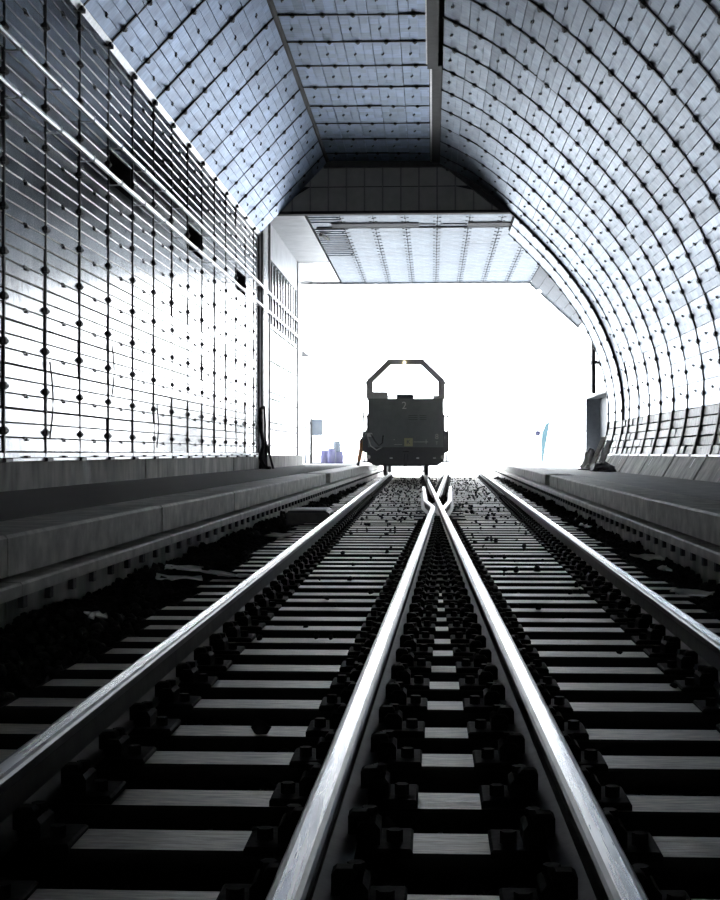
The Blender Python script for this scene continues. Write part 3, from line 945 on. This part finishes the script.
# ------------------------------------------------------------------ wagon
WY = 50.0
WX = 0.5 * (x_lout(WY) + x_rin(WY))
wg = empty('railway_wagon', (WX, WY, 0), math.atan(0.0117))
tag(wg, 'dark green works wagon with grey hoop standing at the tunnel mouth', 'railway wagon')
fr = MB().cbox(-1.30, 1.30, 0.0, 0.0 + 0.10, 1.0, 2.68, 0.0)
front = fr.build('front_panel', M['wagon'], wg)
mb = MB()
for x_ in (-1.27, -0.45, 0.45, 1.27):
    mb.box(x_ - 0.035, x_ + 0.035, -0.03, 0.0, 1.0, 2.66)
mb.box(-1.30, 1.30, -0.035, 0.0, 2.60, 2.69)
mb.build('stiffener', M['wagon'], front)
for z_ in (1.95, 2.02, 2.09):
    MB().box(0.10, 0.72, -0.012, 0.0, z_, z_ + 0.02).build('louvre', M['wagon_black'], front)
MB().prism([(-0.82, 1.2), (0.82, 1.2), (0.82, 2.55), (-0.82, 2.55)], 0.1, 13.5).build('body', M['wagon'], wg)
# wide end platform below the panel
MB().prism([(-1.5, 1.53), (-1.5, 0.86), (-1.38, 0.80), (1.38, 0.80), (1.5, 0.86), (1.5, 1.53), (1.28, 1.60), (-1.28, 1.60)], 0.02, 0.5).build('end_sill', M['wagon_black'], wg)
mb = MB().prism([(-1.36, 0.80), (-1.34, 0.50), (-1.1, 0.38), (-0.75, 0.40), (-0.6, 0.34), (0.55, 0.34), (0.75, 0.40), (1.08, 0.36), (1.32, 0.52), (1.36, 0.80)], -0.1, 0.15)
mb.build('buffer_beam', M['wagon_black'], wg)
for s in (-1, 1):
    # corner handrails
    x_ = s * 1.42
    MB().tube([(x_, -0.1, 1.5), (x_ + s * 0.05, -0.1, 1.6), (x_ + s * 0.05, -0.1, 2.22)], 0.035, 6).tube([(x_ - s * 0.1, -0.1, 1.5), (x_ - s * 0.1, -0.1, 2.15)], 0.028, 6).tube([(x_ - s * 0.1, -0.1, 2.06), (x_ + s * 0.05, -0.1, 2.06)], 0.028, 6).build('handrail', M['wagon_black'], wg)
    # step under the corner
    MB().box(s * 1.36 - 0.16, s * 1.36 + 0.16, -0.15, 0.95, 0.48, 0.52).box(s * 1.42 - 0.02, s * 1.42 + 0.02, -0.02, 0.02, 0.5, 0.85).build('step', M['wagon_black'], wg)
    # end lamps
    MB().tube([(s * 1.28, -0.26, 0.66), (s * 1.28, -0.30, 0.66)], 0.07, 10).build('end_lamp', M['mark'], wg)
for x_ in (-0.5, 0.42, 1.0):
    MB().cbox(x_ - 0.05, x_ + 0.05, -0.13, -0.10, 0.60, 0.65, 0.0).build('daylight_gap', M['white'], wg)  # white blocks stand for daylight seen through gaps
# coupling
cp = MB().cbox(-0.12, 0.12, -0.35, -0.05, 0.62, 0.86, 0.02).build('coupling', M['wagon_black'], wg)
MB().tube([(-0.05, -0.4, 0.75), (-0.07, -0.45, 0.5), (0, -0.45, 0.22), (0.07, -0.45, 0.5), (0.05, -0.4, 0.75)], 0.03, 6).build('coupling_link', M['wagon_black'], cp)
# wheels and bogies
for y_ in (1.4, 3.2, 9.8, 11.6):
    ax = MB().tube([(-0.9, y_, 0.42), (0.9, y_, 0.42)], 0.08, 10).build('axle', M['wheel'], wg)
    for s in (-1, 1):
        MB().tube([(s * 0.67, y_, 0.42), (s * 0.80, y_, 0.42)], 0.42, 24).build('wheel', M['wheel'], ax)
for y_ in (2.3, 10.7):
    for s in (-1, 1):
        MB().cbox(s * 1.0 - 0.08, s * 1.0 + 0.08, y_ - 1.4, y_ + 1.4, 0.35, 0.75, 0.03).build('bogie_frame', M['wagon_black'], wg)
# grey hoop over the end and one at the far end
def hoop(y_):
    pts = [(-1.25, 2.66), (-1.25, 3.30), (-0.56, 3.97), (0.56, 3.97), (1.25, 3.30), (1.25, 2.66)]
    h_ = empty('hoop', (0, y_, 0))
    h_.parent = wg
    mb = MB()
    for (a, b) in zip(pts[:-1], pts[1:]):
        mb.bar((a[0], 0, a[1]), (b[0], 0, b[1]), 0.22, 0.19)
    for (a, b) in pts[1:5]:
        mb.box(a - 0.09, a + 0.09, -0.115, 0.115, b - 0.09, b + 0.09)
    mb.build('hoop_bar', M['wagon_grey'], h_)
    for s in (-1, 1):
        MB().cbox(s * 1.33 - 0.06, s * 1.33 + 0.06, -0.12, 0.12, 3.18, 3.30, 0.02).build('bracket', M['wagon_grey'], h_)
    return h_
hp = hoop(0.15)
lp = MB().tube([(-0.04, -0.13, 3.94), (-0.04, -0.17, 3.94)], 0.055, 12).build('headlamp', M['lamp'], hp)
# equipment on top edge
MB().cbox(-1.27, -0.62, 0.1, 0.9, 2.68, 2.93, 0.02).build('tool_box', M['wagon_grey'], wg)
MB().box(-0.62, 1.2, 0.1, 0.16, 2.74, 2.77).box(-0.32, 0.28, 0.2, 0.5, 2.68, 2.83).box(-0.3, 0.26, 0.06, 0.10, 2.80, 2.84).build('top_rail', M['bluegrey'], wg)
MB().cbox(0.95, 1.27, 0.1, 0.4, 2.68, 2.80, 0.01).build('hatch', M['wagon_grey'], wg)
MB().tube([(0.12, 0.25, 2.8), (0.14, 0.25, 2.93), (0.07, 0.25, 2.97)], 0.025, 6).build('valve', M['wagon_black'], wg)
# lettering
def text(body, size, loc, parent, mat, name='lettering', rot=0.0):
    cu = bpy.data.curves.new(name, 'FONT')
    cu.body = body
    cu.size = size
    cu.align_x = 'CENTER'
    cu.align_y = 'CENTER'
    cu.extrude = 0.004
    cu.materials.append(mat)
    tmp = bpy.data.objects.new(name, cu)
    me = bpy.data.meshes.new_from_object(tmp)
    bpy.data.objects.remove(tmp)
    o = link(name, me, parent)
    o.location = loc
    o.rotation_euler = (math.pi / 2, rot, 0)
    return o
text('2', 0.36, (-0.05, -0.012, 2.44), front, M['mark'])
pl_ = MB().box(-0.05, 0.25, -0.045, -0.03, 1.03, 1.32).build('plate', M['yellow'], front)
text('K', 0.22, (0.10, -0.052, 1.175), pl_, M['wagon'])
MB().box(0.28, 0.78, -0.044, -0.036, 1.175, 1.195).box(0.70, 0.72, -0.044, -0.036, 1.11, 1.27).build('stencil_line', M['mark'], front)
MB().box(-0.40, -0.12, -0.044, -0.036, 1.085, 1.10).box(-0.42, -0.37, -0.044, -0.036, 1.25, 1.27).build('stencil_line', M['mark'], front)
text('8', 0.26, (1.08, -0.045, 1.36), front, M['mark'])
text('T', 0.15, (1.08, -0.045, 1.14), front, M['mark'])
# hoses at the corner of the end
for k, pts in enumerate((((-1.2, -0.28, 1.45), (-1.05, -0.34, 1.2), (-0.92, -0.36, 1.05), (-0.8, -0.34, 1.15), (-0.78, -0.28, 1.4)),
                         ((-1.3, -0.28, 1.35), (-1.2, -0.35, 1.05), (-1.0, -0.36, 0.9), (-0.82, -0.3, 1.0)))):
    MB().tube(pts, 0.025, 6).build('brake_hose', M['wagon_grey'] if k else M['rubber'], wg, smooth=True)
MB().cbox(-1.33, -1.15, -0.3, -0.24, 1.36, 1.5, 0.02).build('end_cock', M['mark'], wg)

# ------------------------------------------------------------------ worker beside the wagon
def skin_figure(name, verts, edges, radii, mat, root=0, parent=None, sub=2):
    me = bpy.data.meshes.new(name)
    me.from_pydata(verts, edges, [])
    o = link(name, me, parent)
    me.materials.append(mat)
    sk_ = o.modifiers.new('skin', 'SKIN')
    o.modifiers.new('sub', 'SUBSURF').levels = sub
    o.modifiers['sub'].render_levels = sub
    for i, r in enumerate(radii):
        me.skin_vertices[0].data[i].radius = (r, r)
        me.skin_vertices[0].data[i].use_root = (i == root)
    return o
pe = empty('person', (-2.54, 50.75, 0.352))
tag(pe, 'worker in orange trousers and dark jacket standing beside the wagon', 'person')
body_v = [(0.24, 0, 0.94), (0.36, 0.02, 1.12), (0.46, 0.03, 1.34), (0.50, 0.03, 1.46), (0.52, 0.0, 1.56), (0.53, -0.03, 1.66), (0.53, -0.02, 1.73),
          (0.33, 0.02, 1.40), (0.20, 0.0, 1.14), (0.06, -0.12, 0.93), (0.01, -0.17, 0.88),
          (0.66, 0.02, 1.40), (0.69, -0.14, 1.20), (0.60, -0.34, 1.22), (0.58, -0.41, 1.24),
          (0.09, 0.0, 0.86), (0.03, -0.03, 0.48), (-0.05, 0.02, 0.09), (-0.06, -0.12, 0.04),
          (0.33, -0.02, 0.86), (0.44, -0.16, 0.56), (0.45, -0.06, 0.24), (0.45, -0.19, 0.20)]
body_e = [(0, 1), (1, 2), (2, 3), (3, 4), (4, 5), (5, 6), (3, 7), (7, 8), (8, 9), (9, 10), (3, 11), (11, 12), (12, 13), (13, 14),
          (0, 15), (15, 16), (16, 17), (17, 18), (0, 19), (19, 20), (20, 21), (21, 22)]
body_r = [0.135, 0.125, 0.145, 0.10, 0.055, 0.095, 0.075, 0.065, 0.05, 0.038, 0.035, 0.065, 0.05, 0.038, 0.035, 0.095, 0.068, 0.045, 0.04, 0.095, 0.068, 0.045, 0.04]
bm_ = skin_figure('body', body_v, body_e, body_r, M['navy'], 0, pe)
# trousers as a slightly larger shell, boots, helmet, face, hands
tv = [(0.22, 0, 0.95), (0.09, 0.0, 0.86), (0.03, -0.03, 0.48), (-0.05, 0.02, 0.13), (0.33, -0.02, 0.86), (0.44, -0.16, 0.56), (0.45, -0.06, 0.28)]
skin_figure('trousers', tv, [(0, 1), (1, 2), (2, 3), (0, 4), (4, 5), (5, 6)], [0.145, 0.108, 0.082, 0.066, 0.108, 0.082, 0.066], M['orange'], 0, pe)
for bx, by, bz in ((-0.06, 0.0, 0.0), (0.45, -0.08, 0.168)):
    MB().cbox(bx - 0.05, bx + 0.05, by - 0.17, by + 0.09, bz, bz + 0.11, 0.03).build('boot', M['rubber'], pe)
skin_figure('head', [(0.52, 0.0, 1.50), (0.53, -0.02, 1.60), (0.53, -0.035, 1.69), (0.53, -0.01, 1.77)], [(0, 1), (1, 2), (2, 3)], [0.055, 0.08, 0.095, 0.07], M['skin'], 0, pe)
hm = MB().tube([(0.53, -0.02, 1.74), (0.53, -0.02, 1.79), (0.53, -0.02, 1.85), (0.53, -0.02, 1.88)], [0.125, 0.12, 0.085, 0.03], 16).tube([(0.53, -0.04, 1.735), (0.53, -0.04, 1.75)], [0.15, 0.14], 16)
hm.build('helmet', M['orange'], pe, smooth=True)
MB().poly([(0.53, -0.155, 1.655), (0.515, -0.125, 1.65), (0.545, -0.125, 1.65), (0.53, -0.125, 1.69)], [(0, 1, 3), (0, 3, 2), (0, 2, 1), (1, 2, 3)]).build('nose', M['skin'], pe)
for ex in (0.495, 0.565):
    MB().cbox(ex - 0.012, ex + 0.012, -0.128, -0.118, 1.69, 1.70, 0.0).build('eye', M['rubber'], pe)
for (hx, hy, hz) in ((0.01, -0.17, 0.88), (0.58, -0.41, 1.24)):
    hv = [(hx, hy, hz), (hx, hy - 0.05, hz - 0.03)]
    he, hr = [(0, 1)], [0.034, 0.036]
    for q, ln_ in enumerate((0.07, 0.08, 0.085, 0.07)):
        hv += [(hx - 0.03 + q * 0.02, hy - 0.08, hz - 0.05), (hx - 0.03 + q * 0.02, hy - 0.07 - ln_ * 0.5, hz - 0.05 - ln_ * 0.6)]
        he += [(1, len(hv) - 2), (len(hv) - 2, len(hv) - 1)]
        hr += [0.0095, 0.008]
    hv += [(hx + 0.045, hy - 0.04, hz - 0.02), (hx + 0.055, hy - 0.07, hz - 0.05)]
    he += [(0, len(hv) - 2), (len(hv) - 2, len(hv) - 1)]
    hr += [0.011, 0.009]
    skin_figure('hand', hv, he, hr, M['skin'], 0, pe, 1)

# ------------------------------------------------------------------ things near the mouth
sb = empty('sign_cabinet', (-5.25, 62.5, 0.345))
tag(sb, 'blue grey cabinet on a dark post outside the portal', 'cabinet')
MB().box(-0.06, 0.06, -0.06, 0.06, 0, 1.95).build('post', M['tar'], sb)
MB().cbox(0.06, 0.50, -0.12, 0.12, 1.22, 1.92, 0.02).build('cabinet_body', M['bluegrey'], sb)
MB().box(-0.12, 0.5, -0.15, 0.15, 0, 0.03).build('base_plate', M['rib'], sb)
MB().tube([(-0.25, 0, 0), (-0.25, 0, 1.6), (-0.18, 0, 1.75), (-0.06, 0, 1.75)], 0.035, 8).build('conduit_bend', M['bluegrey'], sb)
for k, (x_, y_, h_) in enumerate(((-4.75, 63.5, 0.55), (-4.42, 63.2, 0.62), (-4.08, 63.4, 0.50), (-4.25, 64.3, 0.95))):
    dr = empty('plastic_drum', (x_, y_, 0.345))
    tag(dr, ['low violet blue drum beside the cabinet post', 'middle violet blue drum of the low row outside', 'shortest violet blue drum nearest the wagon', 'tall pale drum standing behind the low blue drums'][k], 'drum', 'drums outside the portal')
    r = 0.16
    MB().tube([(0, 0, 0), (0, 0, 0.03), (0, 0, h_ * 0.33), (0, 0, h_ * 0.36), (0, 0, h_ * 0.66), (0, 0, h_ * 0.7), (0, 0, h_)], [r, r * 1.04, r, r * 1.06, r * 1.06, r, r * 0.97], 14).build('barrel', M['blue'] if k < 3 else M['bluegrey'], dr, smooth=True)
    MB().tube([(0, 0, h_), (0, 0, h_ + 0.03)], r * 1.03, 14).build('lid', M['bluegrey'], dr)
sp = empty('small_sign', (4.5, 61.8, 0.345))
tag(sp, 'tiny dark sign on a thin pole outside the portal', 'sign')
MB().tube([(0, 0, 0), (0, 0, 1.45)], 0.015, 6).build('pole', M['white'], sp)
MB().cbox(-0.10, 0.12, -0.03, 0.0, 1.2, 1.4, 0.0).build('sign_plate', M['blue'], sp)
fl_ = MB().prism([(0.0, 0.0), (0.04, 0.0), (0.36, 1.85), (0.20, 1.78), (0.02, 1.35)], -0.03, 0.03).build('beach_flag', M['paleblue'], None, (4.72, 62.5, 0.30))
fl_.name = 'pennant'
tag(fl_, 'pale blue tapering pennant standing outside the portal', 'pennant')
MB().tube([(0.02, 0, 0), (0.0, 0, 1.4), (0.2, 0, 1.85)], 0.012, 6).build('pennant_pole', M['galv'], fl_)
# hanging lamp seen beside the mouth
hl = empty('hanging_lamp', (-4.75, YP - 0.05, 3.3))
tag(hl, 'small pale lamp hanging beside the portal edge', 'lamp')
MB().tube([(0, 0, 0), (0, 0, 0.1), (0, 0, 0.18)], [0.12, 0.10, 0.03], 10).build('lamp_shade', M['galv'], hl)
MB().tube([(0, 0, 0.18), (0, 0, ZP - 0.05 - 3.3)], 0.008, 6).build('rod', M['galv'], hl)

# tripod with hose at the end of the straight wall
tr = empty('hose_stand', (-4.72, 40.6, 0.352))
tag(tr, 'black tripod stand with hanging hose against the wall end', 'stand')
for dx, dy in ((-0.18, 0.25), (0.22, 0.1), (0.10, -0.45)):
    MB().bar((0, 0, 0.85), (dx, dy, 0.0), 0.05, 0.05).build('leg', M['rib'], tr)
MB().tube([(0, 0, 0.7), (0.0, 0.02, 1.2), (-0.02, 0.0, 1.78)], 0.035, 8).build('mast', M['rib'], tr)
MB().tube([(-0.02, 0, 1.75), (-0.12, -0.1, 1.7), (-0.14, -0.2, 1.3), (-0.05, -0.1, 0.8), (-0.12, -0.2, 0.3), (0.05, -0.3, 0.03), (0.2, -0.6, 0.03)], 0.05, 8).build('hose', M['rubber'], tr, smooth=True)
MB().cbox(-0.1, 0.06, -0.06, 0.1, 0.0, 0.75, 0.03).build('bag', M['rubber'], tr)

# heap of site waste at the foot of the vault
def lump(name, label, cat, loc, sx, sy, sz, mat, seed, group=None):
    r_ = np.random.default_rng(seed)
    n1, n2 = 10, 7
    v, f = [], []
    for j in range(n2):
        ph = j / (n2 - 1) * math.pi / 2
        for i in range(n1):
            a = i / n1 * 2 * math.pi
            k = 1 + r_.uniform(-0.22, 0.22)
            v.append((sx * math.cos(a) * math.cos(ph) * k, sy * math.sin(a) * math.cos(ph) * k, sz * math.sin(ph) * (1 + r_.uniform(-0.15, 0.15))))
    for j in range(n2 - 1):
        for i in range(n1):
            f.append((j * n1 + i, j * n1 + (i + 1) % n1, (j + 1) * n1 + (i + 1) % n1, (j + 1) * n1 + i))
    f.append(tuple(range(n1 - 1, -1, -1)))
    return tag(MB().poly(v, f).build(name, mat, None, loc), label, cat, group)
lump('crumpled_tarpaulin', 'dark crumpled tarpaulin on the platform at the vault foot', 'tarpaulin', (4.6, 39.2, 0.28), 0.36, 0.7, 0.28, M['tarp'], 3)
lump('white_sack', 'pale sack slumped beside the portal doorway', 'sack', (4.75, 43.6, 0.28), 0.26, 0.4, 0.62, M['white'], 5)
lump('rubble_lump', 'small pale rubble lump next to the pale sack', 'rubble', (4.62, 42.75, 0.28), 0.16, 0.3, 0.2, M['white'], 8)
for k, (x_, y_, dx, dz, m_, lab) in enumerate(((4.6, 42.2, 0.42, 1.0, 'timber', 'brown grey board leaning on the vault by the sack'),
                                               (4.75, 41.5, 0.36, 0.9, 'tarp', 'dark board leaning on the vault beside the brown board'))):
    o = MB().bar((0, 0, 0.02), (dx, 0.15, dz), 0.30, 0.03).build('leaning_board', M[m_], None, (x_, y_, 0.262))
    tag(o, lab, 'board')
o = MB().bar((0, 0, 0), (-0.9, -0.5, 0.05), 0.2, 0.03).build('lying_board', M['tarp'], None, (5.0, 40.6, 0.30))
tag(o, 'dark board lying flat on the platform by the heap', 'board')

# point machine beside the left track
pmx = empty('point_machine', (-1.72, 20.2, -0.2))
tag(pmx, 'low dark point machine box beside the left rail', 'point machine')
MB().prism([(-0.30, 0), (0.30, 0), (0.30, 0.16), (0.24, 0.20), (-0.24, 0.20), (-0.30, 0.16)], -0.3, 0.6).build('housing', M['rib'], pmx)
MB().box(-0.28, 0.28, -0.32, -0.30, 0.02, 0.17).build('end_plate', M['railweb'], pmx)
MB().cbox(-0.26, 0.26, -0.26, 0.56, 0.195, 0.215, 0.015).build('lid', M['seam'], pmx)
MB().bar((0.3, 0.1, 0.06), (0.6, 0.1, 0.06), 0.05, 0.04).build('throw_bar', M['rib'], pmx)

# pale scraps lying in the ballast
scr = [(-1.93, 10.9, 0.35, 0.16, 0.3, 'pale board scrap lying in ballast by the platform, nearer of two', 'scrap'),
       (-1.62, 11.2, 0.18, 0.42, 0.9, 'white folded sheet scrap lying by the sleeper ends', 'scrap'),
       (-2.05, 11.8, 0.30, 0.12, 0.2, 'narrow pale board scrap tilted against the platform footing', 'scrap'),
       (-1.95, 8.3, 0.09, 0.12, 0.6, 'small crumpled white paper in the ballast', 'paper'),
       (-1.75, 16.5, 0.20, 0.35, -0.4, 'pale flat stone slab lying past the sheet scrap', 'slab'),
       (1.78, 9.9, 0.26, 0.16, 0.2, 'pale torn sheet lying on right sleeper ends', 'scrap'),
       (1.95, 13.2, 0.20, 0.30, 0.5, 'grey flat slab in ballast below the right platform', 'slab'),
       (1.90, 11.9, 0.06, 0.10, 0.2, 'tiny white paper below the right platform', 'paper'),
       (1.98, 18.8, 0.10, 0.30, 0.1, 'white paper strip beside the right platform footing', 'paper')]
for k, (x_, y_, w_, l_, rz, lab, cat) in enumerate(scr):
    r_ = np.random.default_rng(20 + k)
    nx, ny = 4, 4
    v = [(w_ * (i / (nx - 1) - 0.5) + r_.uniform(-.02, .02), l_ * (j / (ny - 1) - 0.5) + r_.uniform(-.02, .02), r_.uniform(0, 0.035)) for j in range(ny) for i in range(nx)]
    f = [(j * nx + i, j * nx + i + 1, (j + 1) * nx + i + 1, (j + 1) * nx + i) for j in range(ny - 1) for i in range(nx - 1)]
    nv = len(v)
    v2 = v + [(a, b, c - 0.012) for a, b, c in v]
    f2 = f + [tuple(nv + q for q in reversed(t_)) for t_ in f]
    rim = [i for i in range(nx)] + [j * nx + nx - 1 for j in range(1, ny)] + [(ny - 1) * nx + i for i in range(nx - 2, -1, -1)] + [j * nx for j in range(ny - 2, 0, -1)]
    f2 += [(rim[q], nv + rim[q], nv + rim[(q + 1) % len(rim)], rim[(q + 1) % len(rim)]) for q in range(len(rim))]
    o = MB().poly(v2, f2).build('paper_scrap' if cat == 'paper' else 'board_scrap', M['white'] if cat != 'slab' else M['coping'], None, (x_, y_, -0.155))
    o.rotation_euler = (0.05, 0.06, rz)
    tag(o, lab, cat)

# ------------------------------------------------------------------ added thin haze imitating lens bloom at the mouth
hz = bpy.data.materials.new('bloom_haze')
hz.use_nodes = True
hz.node_tree.nodes.remove(hz.node_tree.nodes['Principled BSDF'])
vs = hz.node_tree.nodes.new('ShaderNodeVolumeScatter')
vs.inputs['Density'].default_value = 0.0085
vs.inputs['Anisotropy'].default_value = 0.3
hz.node_tree.links.new(vs.outputs['Volume'], hz.node_tree.nodes['Material Output'].inputs['Volume'])
ho = MB().box(-4.8, 4.2, 43.0, YP - 0.6, 0.45, 7.7).build('haze', hz)
tag(ho, 'thin added haze standing for lens glow at the tunnel mouth', 'haze', kind='stuff')
